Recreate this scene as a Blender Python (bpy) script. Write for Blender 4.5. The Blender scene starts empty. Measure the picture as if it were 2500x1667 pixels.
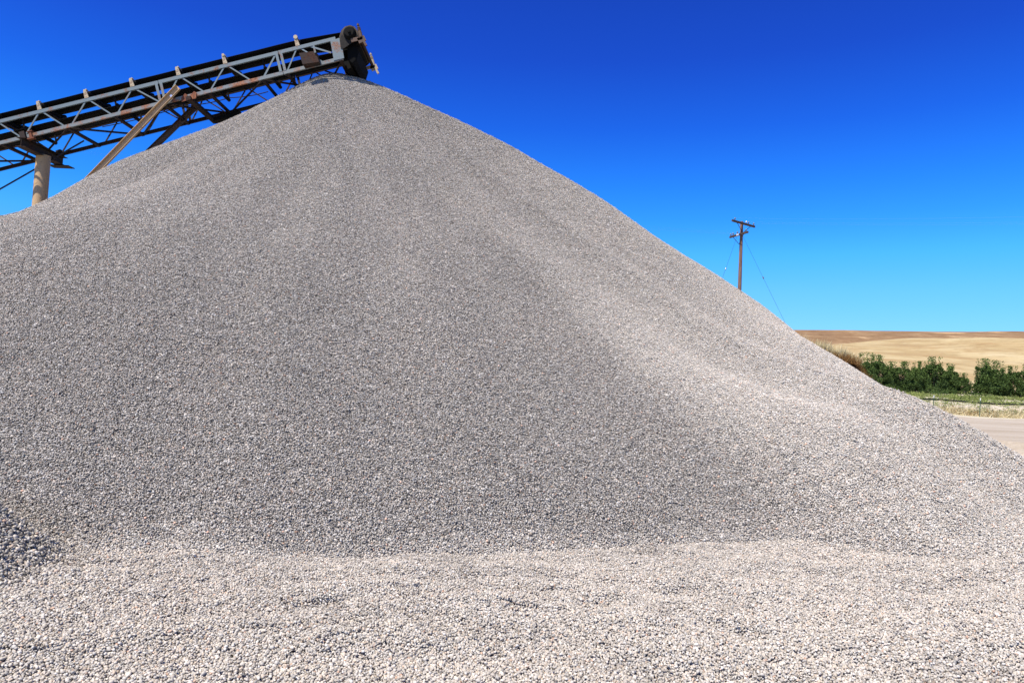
import bpy, bmesh, math, random
import numpy as np
from mathutils import Vector, Matrix

C = bpy.context.scene.collection
rad = math.radians
rng = np.random.default_rng(11)
random.seed(5)

# ------------------------------------------------------------------ camera
F, W, H = 1700.0, 2500.0, 1667.0          # focal length and frame in photo pixels
PITCH, ROLL, CZ = rad(3.0), rad(2.5), 1.7
fw = np.array([0, math.cos(PITCH), math.sin(PITCH)]); rt = np.array([1.0, 0, 0]); up = np.cross(rt, fw)
cr, sr = math.cos(ROLL), math.sin(ROLL)
cam_d = bpy.data.cameras.new('camera'); cam = bpy.data.objects.new('camera', cam_d); C.objects.link(cam)
cam_d.sensor_width = 36; cam_d.lens = 36 * F / W; cam_d.clip_start = 0.05; cam_d.clip_end = 6000
# the photo's content leans clockwise, so the camera is rolled the other way
cx_ = rt * cr + up * sr; cy_ = -rt * sr + up * cr
M = Matrix(((cx_[0], cy_[0], -fw[0], 0), (cx_[1], cy_[1], -fw[1], 0), (cx_[2], cy_[2], -fw[2], CZ), (0, 0, 0, 1)))
cam.matrix_world = M
bpy.context.scene.camera = cam

def ray(px, py):
    a, b = (px - W / 2) / F, -(py - H / 2) / F
    return rt * (a * cr - b * sr) + up * (a * sr + b * cr) + fw
def at_y(px, py, Y):
    d = ray(px, py); return Vector(d * (Y / d[1]) + np.array([0, 0, CZ]))
def at_z(px, py, z):
    d = ray(px, py); return Vector(d * ((z - CZ) / d[2]) + np.array([0, 0, CZ]))

# ------------------------------------------------------------------ sky and sun
SUN_AZ, SUN_EL = 221.0, 57.0              # azimuth clockwise from the view direction (+Y)
wd = bpy.data.worlds.new('World'); bpy.context.scene.world = wd; wd.use_nodes = True
nt = wd.node_tree; nt.nodes.clear()
sky = nt.nodes.new('ShaderNodeTexSky'); sky.sky_type = 'NISHITA'; sky.sun_disc = False
sky.sun_elevation = rad(SUN_EL); sky.sun_rotation = rad(SUN_AZ)
sky.altitude = 300; sky.air_density = 1.0; sky.dust_density = 0.3; sky.ozone_density = 3.0
# a deep blue sky: the Nishita sky tinted by height, its unseen top dimmed to cut fill light
tcw = nt.nodes.new('ShaderNodeTexCoord'); sxyz = nt.nodes.new('ShaderNodeSeparateXYZ'); nt.links.new(tcw.outputs['Generated'], sxyz.inputs[0])
asn = nt.nodes.new('ShaderNodeMath'); asn.operation = 'ARCSINE'; nt.links.new(sxyz.outputs['Z'], asn.inputs[0])
dv = nt.nodes.new('ShaderNodeMath'); dv.operation = 'DIVIDE'; nt.links.new(asn.outputs[0], dv.inputs[0]); dv.inputs[1].default_value = math.pi / 2
rp_ = nt.nodes.new('ShaderNodeValToRGB'); el_ = rp_.color_ramp.elements
SKY = [(0, .24, .48, .78), (4.8, .245, .50, .80), (7.6, .21, .54, .86), (10.3, .14, .56, 1.0), (13, .085, .47, 1.0), (15.6, .062, .40, .98),
       (20, .046, .27, .92), (25, .046, .19, .80), (30, .046, .17, .74), (42, .11, .12, .17), (90, .10, .10, .13)]
for k_, (e_, r_, g_, b_) in enumerate(SKY):
    q_ = el_[0] if k_ == 0 else (el_[1] if k_ == 1 else el_.new(e_ / 90))
    q_.position = e_ / 90; q_.color = (r_, g_, b_, 1)
nt.links.new(dv.outputs[0], rp_.inputs[0])
mu = nt.nodes.new('ShaderNodeVectorMath'); mu.operation = 'MULTIPLY'; nt.links.new(sky.outputs[0], mu.inputs[0]); nt.links.new(rp_.outputs[0], mu.inputs[1])
sc2 = nt.nodes.new('ShaderNodeVectorMath'); sc2.operation = 'SCALE'; sc2.inputs['Scale'].default_value = 2.0; nt.links.new(mu.outputs[0], sc2.inputs[0])
bg = nt.nodes.new('ShaderNodeBackground'); bg.inputs['Strength'].default_value = 0.08
wo = nt.nodes.new('ShaderNodeOutputWorld')
nt.links.new(sc2.outputs[0], bg.inputs['Color']); nt.links.new(bg.outputs[0], wo.inputs['Surface'])
sun_d = bpy.data.lights.new('sun', 'SUN'); sun = bpy.data.objects.new('sun', sun_d); C.objects.link(sun)
sun_d.energy = 4.6; sun_d.angle = rad(0.5); sun_d.color = (1, 0.955, 0.895)
sv = Vector((math.sin(rad(SUN_AZ)) * math.cos(rad(SUN_EL)), math.cos(rad(SUN_AZ)) * math.cos(rad(SUN_EL)), math.sin(rad(SUN_EL))))
sun.rotation_euler = sv.to_track_quat('Z', 'Y').to_euler(); sun.location = (-20, -20, 40)
vs = bpy.context.scene.view_settings
vs.view_transform = 'Standard'; vs.look = 'None'; vs.gamma = 1; vs.use_curve_mapping = False; vs.exposure = 0.5
bpy.context.scene.cycles.diffuse_bounces = 1

# ------------------------------------------------------------------ helpers
def tag(o, label=None, cat=None, group=None, kind=None):
    if label: o['label'] = label
    if cat: o['category'] = cat
    if group: o['group'] = group
    if kind: o['kind'] = kind
    return o
def empty(name, loc=(0, 0, 0)):
    o = bpy.data.objects.new(name, None); C.objects.link(o); o.location = loc; o.empty_display_size = 0.3; return o

class MB:
    """collects boxes, bars and tubes that become ONE mesh object"""
    def __init__(s): s.bm = bmesh.new()
    def hexa(s, p):      # 8 corners: bottom 4 then top 4
        v = [s.bm.verts.new(q) for q in p]
        for f in ((3, 2, 1, 0), (4, 5, 6, 7), (0, 1, 5, 4), (1, 2, 6, 5), (2, 3, 7, 6), (3, 0, 4, 7)):
            s.bm.faces.new([v[i] for i in f])
    def bar(s, a, b, w, h, upv=(0, 1, 0)):   # beam from a to b; w measured across, h along upv
        a, b = Vector(a), Vector(b); d = (b - a).normalized(); u = Vector(upv)
        u = (u - d * u.dot(d)).normalized(); r = d.cross(u)
        c = []
        for q in (a, b):
            c += [q - r * w / 2 - u * h / 2, q + r * w / 2 - u * h / 2, q + r * w / 2 + u * h / 2, q - r * w / 2 + u * h / 2]
        s.hexa(c)
    def prism(s, pts, t):                    # polygon pts swept along vector t
        t = Vector(t); a = [s.bm.verts.new(p) for p in pts]; b = [s.bm.verts.new(Vector(p) + t) for p in pts]
        n = len(pts); s.bm.faces.new(a[::-1]); s.bm.faces.new(b)
        for i in range(n): s.bm.faces.new([a[i], a[(i + 1) % n], b[(i + 1) % n], b[i]])
    def tube(s, pts, r, n=8, cap=True):
        pts = [Vector(p) for p in pts]; rs = r if isinstance(r, (list, tuple)) else [r] * len(pts)
        rings = []; u = None
        for i, p in enumerate(pts):
            d = (pts[min(i + 1, len(pts) - 1)] - pts[max(i - 1, 0)]).normalized()
            if u is None: u = d.orthogonal().normalized()
            u = (u - d * u.dot(d)).normalized(); v = d.cross(u)
            rings.append([s.bm.verts.new(p + (u * math.cos(2 * math.pi * k / n) + v * math.sin(2 * math.pi * k / n)) * rs[i]) for k in range(n)])
        for a, b in zip(rings, rings[1:]):
            for k in range(n): s.bm.faces.new([a[k], a[(k + 1) % n], b[(k + 1) % n], b[k]])
        if cap: s.bm.faces.new(rings[0][::-1]); s.bm.faces.new(rings[-1])
    def quad(s, *p): s.bm.faces.new([s.bm.verts.new(q) for q in p])
    def build(s, name, mat, parent=None, smooth=False, bevel=0):
        bmesh.ops.recalc_face_normals(s.bm, faces=s.bm.faces)
        me = bpy.data.meshes.new(name); s.bm.to_mesh(me); s.bm.free()
        me.materials.append(mat)
        if smooth:
            me.polygons.foreach_set('use_smooth', [True] * len(me.polygons))
            me.set_sharp_from_angle(angle=rad(40))
        o = bpy.data.objects.new(name, me); C.objects.link(o)
        if parent:
            o.parent = parent; o.matrix_parent_inverse = Matrix.Identity(4)
            q = Vector((0, 0, 0)); pp = parent
            while pp: q += pp.location; pp = pp.parent
            me.transform(Matrix.Translation(-q))
        if bevel:
            m = o.modifiers.new('bevel', 'BEVEL'); m.width = bevel; m.segments = 1; m.limit_method = 'ANGLE'
        return o

def np_mesh(name, verts, faces, mat, parent=None, smooth=True, attrs=None):
    me = bpy.data.meshes.new(name)
    verts = np.asarray(verts, np.float32); faces = np.asarray(faces, np.int32)
    me.vertices.add(len(verts)); me.vertices.foreach_set('co', verts.ravel())
    k = faces.shape[1]
    me.loops.add(faces.size); me.loops.foreach_set('vertex_index', faces.ravel())
    me.polygons.add(len(faces)); me.polygons.foreach_set('loop_start', np.arange(0, faces.size, k, dtype=np.int32))
    me.polygons.foreach_set('loop_total', np.full(len(faces), k, np.int32))
    if smooth: me.polygons.foreach_set('use_smooth', np.ones(len(faces), bool))
    me.update(calc_edges=True)
    for nme, dat in (attrs or {}).items():
        dat = np.asarray(dat, np.float32)
        a = me.attributes.new(nme, 'FLOAT_COLOR' if dat.ndim == 2 else 'FLOAT', 'POINT')
        a.data.foreach_set('color' if dat.ndim == 2 else 'value', dat.ravel())
    if mat: me.materials.append(mat)
    o = bpy.data.objects.new(name, me)
    if parent != 'unlinked':
        C.objects.link(o)
        if parent: o.parent = parent
    return o

# smooth value noise, tiled hash
_tab = np.random.default_rng(3).random((256, 256))
def vnoise(x, y, s=1.0, o=0.0):
    x = np.asarray(x, float) / s + 37.3 + o; y = np.asarray(y, float) / s + 91.7 - o
    i = np.floor(x).astype(int); j = np.floor(y).astype(int); a = x - i; b = y - j
    a = a * a * (3 - 2 * a); b = b * b * (3 - 2 * b)
    g = lambda p, q: _tab[p % 256, q % 256]
    return (g(i, j) * (1 - a) + g(i + 1, j) * a) * (1 - b) + (g(i, j + 1) * (1 - a) + g(i + 1, j + 1) * a) * b - 0.5

# ------------------------------------------------------------------ materials
def mat(name, col, rough=0.85, metal=0.0, spec=0.3, build=None):
    m = bpy.data.materials.new(name); m.use_nodes = True; n = m.node_tree
    b = n.nodes['Principled BSDF']; b.inputs['Base Color'].default_value = (*col, 1)
    b.inputs['Roughness'].default_value = rough; b.inputs['Metallic'].default_value = metal
    b.inputs['Specular IOR Level'].default_value = spec
    if build: build(n, b)
    return m
def noise(n, scale, detail=5, rough=0.6, vec=None, dist=0.0):
    t = n.nodes.new('ShaderNodeTexNoise'); t.inputs['Scale'].default_value = scale
    t.inputs['Detail'].default_value = detail; t.inputs['Roughness'].default_value = rough; t.inputs['Distortion'].default_value = dist
    if vec is None:
        tc = n.nodes.new('ShaderNodeTexCoord'); vec = tc.outputs['Object']
    n.links.new(vec, t.inputs['Vector']); return t.outputs['Fac']
def stretched(n, s):
    tc = n.nodes.new('ShaderNodeTexCoord'); mp = n.nodes.new('ShaderNodeMapping'); mp.inputs['Scale'].default_value = s
    n.links.new(tc.outputs['Object'], mp.inputs['Vector']); return mp.outputs[0]
def ramp(n, fac, stops):
    r = n.nodes.new('ShaderNodeValToRGB'); e = r.color_ramp.elements
    while len(e) > 1: e.remove(e[-1])
    e[0].position = stops[0][0]; e[0].color = (*stops[0][1], 1)
    for p, c in stops[1:]:
        q = e.new(p); q.color = (*c, 1)
    n.links.new(fac, r.inputs[0]); return r.outputs[0]
def mix(n, fac, a, b, mode='MIX'):
    m = n.nodes.new('ShaderNodeMix'); m.data_type = 'RGBA'; m.blend_type = mode
    if isinstance(fac, float): m.inputs[0].default_value = fac
    else: n.links.new(fac, m.inputs[0])
    for s, v in ((6, a), (7, b)):
        if isinstance(v, tuple): m.inputs[s].default_value = (*v, 1)
        else: n.links.new(v, m.inputs[s])
    return m.outputs[2]
def bump(n, b, h, strength=0.5, dist=0.02):
    k = n.nodes.new('ShaderNodeBump'); k.inputs['Strength'].default_value = strength; k.inputs['Distance'].default_value = dist
    n.links.new(h, k.inputs['Height']); n.links.new(k.outputs[0], b.inputs['Normal'])
def g(v): return (v, v, v)

def paint(col, rust=(0.16, 0.055, 0.025), amount=0.5, rough=0.55):
    def f(n, b):
        a = noise(n, 3.0, 8, 0.7); c = noise(n, 26.0, 4, 0.6)
        base = mix(n, c, tuple(x * 0.8 for x in col), tuple(min(1, x * 1.15) for x in col))
        k = ramp(n, a, [(amount, g(0)), (amount + 0.1, g(1))])
        rc = ramp(n, c, [(0.3, tuple(x * 0.55 for x in rust)), (0.7, tuple(x * 1.7 for x in rust))])
        n.links.new(mix(n, k, base, rc), b.inputs['Base Color'])
        bump(n, b, c, 0.25, 0.004)
    return f
m_blue = mat('faded_blue_paint', (0.3, 0.38, 0.4), 0.6, build=paint((0.18, 0.222, 0.23), rust=(0.2, 0.1, 0.06), amount=0.55))
m_rustblue = mat('rusty_blue_paint', (0.3, 0.3, 0.3), 0.7, build=paint((0.22, 0.24, 0.235), rust=(0.26, 0.11, 0.055), amount=0.5))
m_grease = mat('greasy_brown_steel', (0.1, 0.07, 0.04), 0.7, spec=0.2, build=paint((0.13, 0.10, 0.07), rust=(0.015, 0.012, 0.01), amount=0.42))
m_shadesteel = mat('shade_dark_steel', (0.06, 0.045, 0.035), 0.8, spec=0.2, build=paint((0.045, 0.032, 0.026), rust=(0.05, 0.022, 0.013), amount=0.5))  # steel darkened so that the shade under the conveyor sits in the colour
m_tan = mat('tan_paint', (0.5, 0.36, 0.22), 0.6, build=paint((0.54, 0.36, 0.19), rust=(0.17, 0.085, 0.05), amount=0.6))
m_shadebrown = mat('shade_brown_paint', (0.12, 0.07, 0.045), 0.7, build=paint((0.12, 0.075, 0.05), rust=(0.09, 0.035, 0.02), amount=0.52))  # dark brown with shade painted in, for parts in the conveyor's shadow
m_idler = mat('galvanised_tan', (0.5, 0.4, 0.25), 0.6, build=paint((0.50, 0.40, 0.26), rust=(0.2, 0.09, 0.045), amount=0.56))
m_rust = mat('red_rust', (0.2, 0.07, 0.03), 0.85, build=paint((0.2, 0.07, 0.035), rust=(0.28, 0.11, 0.05), amount=0.55))
m_belt = mat('black_rubber', (0.006, 0.006, 0.006), 0.9, spec=0.1)
m_black = mat('greasy_black_steel', (0.008, 0.007, 0.006), 0.85, spec=0.15)
m_zinc = mat('zinc_bolt', (0.6, 0.6, 0.62), 0.35, 0.7)
m_cable = mat('cable', (0.02, 0.02, 0.03), 0.6)
m_wire = mat('aluminium_wire', (0.30, 0.34, 0.40), 0.6)

def math_(n, op, a, b=None, c=None, clamp=False):
    m = n.nodes.new('ShaderNodeMath'); m.operation = op; m.use_clamp = clamp
    for i, v in enumerate((a, b, c)):
        if v is None: continue
        if isinstance(v, (int, float)): m.inputs[i].default_value = v
        else: n.links.new(v, m.inputs[i])
    return m.outputs[0]
def smooth_(n, v, lo, hi):
    m = n.nodes.new('ShaderNodeMapRange'); m.interpolation_type = 'SMOOTHSTEP'; n.links.new(v, m.inputs[0])
    m.inputs[1].default_value = lo; m.inputs[2].default_value = hi; return m.outputs[0]
def stone_shader(ground):
    def f(n, b):
        at = n.nodes.new('ShaderNodeAttribute'); at.attribute_name = 'tone'
        sep = n.nodes.new('ShaderNodeSeparateColor'); n.links.new(at.outputs['Color'], sep.inputs[0])
        geo = n.nodes.new('ShaderNodeNewGeometry'); pos = geo.outputs['Position']
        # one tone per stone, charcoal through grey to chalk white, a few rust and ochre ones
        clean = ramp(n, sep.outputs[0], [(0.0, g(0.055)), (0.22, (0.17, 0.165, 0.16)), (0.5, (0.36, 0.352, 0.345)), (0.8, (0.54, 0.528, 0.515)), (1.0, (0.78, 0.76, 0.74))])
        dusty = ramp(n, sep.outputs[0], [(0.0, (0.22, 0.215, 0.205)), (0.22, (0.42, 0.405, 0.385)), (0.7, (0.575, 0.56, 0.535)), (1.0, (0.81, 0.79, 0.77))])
        if ground:
            nz = noise(n, 0.9, 3, 0.6, pos)
            m = smooth_(n, math_(n, 'ADD', nz, math_(n, 'MULTIPLY', sep.outputs[2], 0.3)), 0.3, 0.6)
            dn = n.nodes.new('ShaderNodeVectorMath'); dn.operation = 'DISTANCE'; n.links.new(pos, dn.inputs[0]); dn.inputs[1].default_value = (-4.3, 5.7, 0.2)
            m = math_(n, 'MULTIPLY', m, smooth_(n, math_(n, 'ADD', dn.outputs['Value'], math_(n, 'MULTIPLY', sep.outputs[2], 0.35)), 0.3, 1.5))   # undusted stones, darkening the heap face where its shade falls
        else:
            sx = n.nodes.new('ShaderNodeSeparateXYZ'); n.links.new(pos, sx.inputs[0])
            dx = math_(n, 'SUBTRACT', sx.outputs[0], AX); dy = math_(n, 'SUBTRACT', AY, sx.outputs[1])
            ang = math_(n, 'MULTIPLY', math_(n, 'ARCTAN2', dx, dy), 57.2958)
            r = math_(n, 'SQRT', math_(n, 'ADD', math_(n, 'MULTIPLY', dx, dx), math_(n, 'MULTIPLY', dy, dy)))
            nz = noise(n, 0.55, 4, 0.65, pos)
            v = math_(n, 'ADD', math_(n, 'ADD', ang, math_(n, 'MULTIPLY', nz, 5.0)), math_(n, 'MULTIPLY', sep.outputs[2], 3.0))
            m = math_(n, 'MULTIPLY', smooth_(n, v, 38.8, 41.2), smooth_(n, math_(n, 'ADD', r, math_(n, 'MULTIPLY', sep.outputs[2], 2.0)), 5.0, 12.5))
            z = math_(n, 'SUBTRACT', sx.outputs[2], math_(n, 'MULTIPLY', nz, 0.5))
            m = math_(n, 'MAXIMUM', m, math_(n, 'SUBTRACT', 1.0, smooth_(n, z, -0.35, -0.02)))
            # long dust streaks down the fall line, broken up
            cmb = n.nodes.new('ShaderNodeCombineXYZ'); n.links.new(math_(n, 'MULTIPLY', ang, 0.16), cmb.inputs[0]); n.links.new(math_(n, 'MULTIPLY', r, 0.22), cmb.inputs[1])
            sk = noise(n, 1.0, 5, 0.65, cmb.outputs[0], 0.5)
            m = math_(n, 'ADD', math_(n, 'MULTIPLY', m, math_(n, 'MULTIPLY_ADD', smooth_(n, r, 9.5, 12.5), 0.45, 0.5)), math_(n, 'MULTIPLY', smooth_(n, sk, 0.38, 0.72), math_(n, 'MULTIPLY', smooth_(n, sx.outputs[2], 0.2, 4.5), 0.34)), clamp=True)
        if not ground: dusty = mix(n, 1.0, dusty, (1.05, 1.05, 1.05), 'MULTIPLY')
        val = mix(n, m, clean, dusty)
        hue = ramp(n, sep.outputs[1], [(0.0, (0.985, 0.985, 0.985)), (0.3, (1.0, 0.985, 0.965)), (0.6, (1.03, 0.99, 0.95)), (0.93, (1.08, 0.99, 0.90)), (0.975, (1.1, 0.95, 0.82)), (1.0, (1.15, 0.78, 0.62))])
        c = mix(n, 1.0, val, hue, 'MULTIPLY'); c = mix(n, 1.0, c, (1.01, 0.995, 0.958), 'MULTIPLY')
        big = noise(n, 0.45, 6, 0.7, pos); c = mix(n, 1.0, c, ramp(n, big, [(0.3, (0.93, 0.91, 0.885)), (0.5, (1.02, 0.995, 0.965)), (0.7, (1.07, 1.03, 0.99))]), 'MULTIPLY')
        tc = n.nodes.new('ShaderNodeTexCoord')
        sp = noise(n, 160.0, 3, 0.6, tc.outputs['Object'])
        c = mix(n, 1.0, c, ramp(n, sp, [(0.3, g(0.8)), (0.7, g(1.15))]), 'MULTIPLY')
        n.links.new(c, b.inputs['Base Color'])
    return f
AX, AY, AH = -5.3, 19.5, 10.1             # top of the pile
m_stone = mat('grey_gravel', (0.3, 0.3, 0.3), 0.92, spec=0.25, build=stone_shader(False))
m_stone_dusty = mat('dusty_gravel', (0.4, 0.4, 0.4), 0.95, spec=0.2, build=stone_shader(True))
def bed_shader(n, b):
    a = noise(n, 90, 4, 0.7)
    n.links.new(ramp(n, a, [(0.3, g(0.02)), (0.7, (0.08, 0.078, 0.075))]), b.inputs['Base Color']); bump(n, b, a, 1.0, 0.01)
m_bed = mat('gap_shade_bed', (0.12, 0.12, 0.12), 1.0, spec=0.1, build=bed_shader)  # near-black, so the shade in the gaps between stones is in the colour

# ------------------------------------------------------------------ the pile and the gravel in front of it
AX, AY, AH = -5.3, 19.5, 10.1
TH = np.radians([-180, -135, -110, -95, -80, -60, -30, 0, 30, 42, 50, 56, 62, 68, 75, 85, 100, 130, 180])
R_ = np.array([0, 2.5, 5, 8, 10, 11.5, 13, 14.5, 16, 18.])
G_ = np.array([[0.669, 0.685, 0.7, 0.713, 0.721, 0.727, 0.729, 0.729, 0.728, 0.725],
 [0.714, 0.721, 0.726, 0.728, 0.728, 0.728, 0.728, 0.728, 0.728, 0.726],
 [0.771, 0.766, 0.757, 0.746, 0.738, 0.733, 0.731, 0.73, 0.729, 0.729],
 [0.864, 0.824, 0.791, 0.77, 0.758, 0.75, 0.742, 0.738, 0.736, 0.736],
 [1.016, 0.878, 0.811, 0.802, 0.795, 0.778, 0.762, 0.753, 0.75, 0.749],
 [1.215, 0.924, 0.762, 0.866, 0.818, 0.788, 0.783, 0.775, 0.769, 0.762],
 [1.347, 1.125, 0.9875, 0.806, 0.75, 0.788, 0.807, 0.804, 0.789, 0.769],
 [1.232, 1.071, 0.932, 0.81, 0.774, 0.802, 0.831, 0.808, 0.792, 0.755],
 [1.041, 0.932, 0.849, 0.792, 0.768, 0.761, 0.758, 0.801, 0.774, 0.718],
 [0.927, 0.836, 0.775, 0.741, 0.729, 0.725, 0.687, 0.6, 0.6315, 0.672],
 [0.864, 0.761, 0.705, 0.681, 0.679, 0.682, 0.66, 0.619, 0.607, 0.6215],
 [0.754, 0.648, 0.616, 0.601, 0.627, 0.6505, 0.6305, 0.6425, 0.614, 0.617],
 [0.673, 0.544, 0.531, 0.569, 0.614, 0.635, 0.634, 0.6425, 0.668, 0.642],
 [0.631, 0.552, 0.56, 0.591, 0.595, 0.589, 0.649, 0.664, 0.665, 0.649],
 [0.628, 0.61, 0.6, 0.617, 0.63, 0.614, 0.639, 0.662, 0.666, 0.668],
 [0.642, 0.638, 0.637, 0.64, 0.648, 0.659, 0.669, 0.678, 0.684, 0.688],
 [0.676, 0.678, 0.68, 0.683, 0.687, 0.691, 0.696, 0.701, 0.705, 0.71],
 [0.72, 0.725, 0.729, 0.73, 0.73, 0.73, 0.73, 0.73, 0.731, 0.732],
 [0.669, 0.685, 0.7, 0.713, 0.721, 0.727, 0.729, 0.729, 0.728, 0.725]])
def bumpf(t, c, w): return np.exp(-((t - c) / w) ** 2)
def fine_table(G):
    """the fall-line slopes on a fine (angle, radius) grid, smoothed so that no knot shows"""
    td = np.degrees(TH); ta = np.arange(-180, 180, 1.0); ra = np.arange(0, 18.01, 0.25)
    A = np.array([np.interp(ra, R_, row) for row in G]); B = np.array([np.interp(ta, td, A[:, j]) for j in range(len(ra))]).T
    k = np.exp(-0.5 * (np.arange(-9, 10) / 2.6) ** 2); k /= k.sum()
    B = sum(np.roll(B, i - 9, axis=0) * w for i, w in enumerate(k))
    P_ = np.pad(B, ((0, 0), (9, 9)), mode='edge'); return sum(P_[:, i:i + len(ra)] * w for i, w in enumerate(k))
TAB = fine_table(G_)
def pile_z(x, y):
    dx = x - AX; dy = y - AY; r = np.hypot(dx, dy); th = np.arctan2(dx, -dy)
    ti = (np.degrees(th) + 180) % 360; i = np.clip(ti.astype(int) if hasattr(ti, 'astype') else int(ti), 0, 359); a = ti - i; i2 = (i + 1) % 360
    rj = np.clip(r, 0, 17.99) / 0.25; j = np.floor(rj).astype(int); b = rj - j
    gg = (TAB[i, j] * (1 - a) + TAB[i2, j] * a) * (1 - b) + (TAB[i, j + 1] * (1 - a) + TAB[i2, j + 1] * a) * b
    z = AH - gg * (np.sqrt(r * r + 0.81) - 0.9)
    t = np.degrees(th); k = np.clip(r / 14, 0, 1.3)
    # slides and ribs running down from the top
    z = z + k ** 1.5 * (-0.10 * bumpf(t, 34.6, 1.6) + 0.12 * bumpf(t, 38.8, 2.6) - 0.07 * bumpf(t, 43.2, 1.5) + 0.13 * bumpf(t, 47.0, 1.6) - 0.06 * bumpf(t, 50.6, 1.8))
    z = z + k * 0.10 * vnoise(t, r * 0.05, 5.0) + k * 0.045 * vnoise(t, r * 0.12, 1.7, 9) + 0.045 * vnoise(x, y, 1.1, 4) - 0.03
    z = z + 0.012 * vnoise(x, y, 0.35, 17)
    return z
def ground_z(x, y):
    z = 0.045 * np.clip(x - 1.5, 0, 8) ** 1.15
    z = z + 0.05 * vnoise(x + 0.5 * y, y * 1.6 - 0.6 * x, 0.9) + 0.06 * vnoise(x * 0.8 - y * 0.4, y * 1.7 + x * 0.5, 0.5, 21) + 0.02 * vnoise(x - 0.5 * y, y * 1.5, 0.2, 5)
    z = z + 0.014 * np.clip((x + 2.5) / 2, 0, 1) * np.sin(2 * math.pi * (1.75 * y - 0.30 * x + 1.6 * vnoise(x, y, 1.5, 12))) * np.clip(0.35 + 2.2 * vnoise(x, y, 1.9, 33), 0, 1) * bumpf(y, 5.4, 1.5)   # shallow ripples
    z = z + np.clip(0.72 * (-3.72 - x), 0, 0.55) * np.exp(-((y - 5.72) / 0.6) ** 4)       # dozed heap edge at the left
    z = z + 0.05 * bumpf(y - 0.35 * (x - 4.2) + 0.25 * vnoise(x, y * 0, 1.1), 6.35, 0.19) * np.clip((x - 3.6) / 0.6, 0, 1)   # low windrow at the right
    edge = np.hypot(np.maximum(0, np.abs(x - 0.5) - 10.0), np.maximum(0, y - 13))
    return z - 0.35 * np.clip(edge, 0, 4)
pile_raw = pile_z
def pile_z(x, y):
    """towards the right the foot runs out softly into the apron"""
    z = pile_raw(x, y); gz = ground_z(x, y); t = np.degrees(np.arctan2(x - AX, AY - y))
    w = np.clip((t - 33) / 5, 0, 1); k = 5.0; d = z - gz
    return z + w * (np.maximum(0, -d) + np.log1p(np.exp(-k * np.abs(d))) / k) * (d > -1.2)
def yard_z(x, y):
    Y = np.asarray(y, float)
    return np.interp(Y, [-60, 0, 3, 46, 52, 56, 59, 62, 75, 85, 120, 150, 190], [-0.6, -0.6, -0.05, -0.02, 0.1, 0.22, 0.32, 0.45, 1.22, 1.45, 2.33, 3.0, 4.0]) - 0.0

# pile base surface (polar sheet, closed under the ground)
nr, na = 150, 420
rr = np.linspace(0, 1, nr) ** 0.9 * 19.0; aa = np.linspace(-math.pi, math.pi, na, endpoint=False)
Rg, Ag = np.meshgrid(rr, aa, indexing='ij')
X = AX + Rg * np.sin(Ag); Y = AY - Rg * np.cos(Ag); Z = pile_z(X, Y) - 0.03
Zf = np.maximum(Z, -0.7)
V = np.stack([X, Y, Zf], -1).reshape(-1, 3)
idx = np.arange(nr * na).reshape(nr, na); nx = np.roll(idx, -1, axis=1)
Fq = np.stack([idx[:-1], idx[1:], nx[1:], nx[:-1]], -1).reshape(-1, 4)
pile = np_mesh('gravel_pile', V, Fq, m_bed)
tag(pile, 'huge cone of clean grey crushed stone heaped under the end of the conveyor', 'gravel pile')

gx = np.linspace(-12, 15, 320); gy = np.linspace(-6, 18, 300)
X, Y = np.meshgrid(gx, gy, indexing='ij'); Z = ground_z(X, Y) - 0.03
V = np.stack([X, Y, np.maximum(Z, -0.9)], -1).reshape(-1, 3)
idx = np.arange(X.size).reshape(X.shape)
Fq = np.stack([idx[:-1, :-1], idx[1:, :-1], idx[1:, 1:], idx[:-1, 1:]], -1).reshape(-1, 4)
apron = np_mesh('gravel_ground', V, Fq, m_bed)
tag(apron, 'loose pale gravel spread over the ground in front of the pile', 'gravel', kind='stuff')

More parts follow.
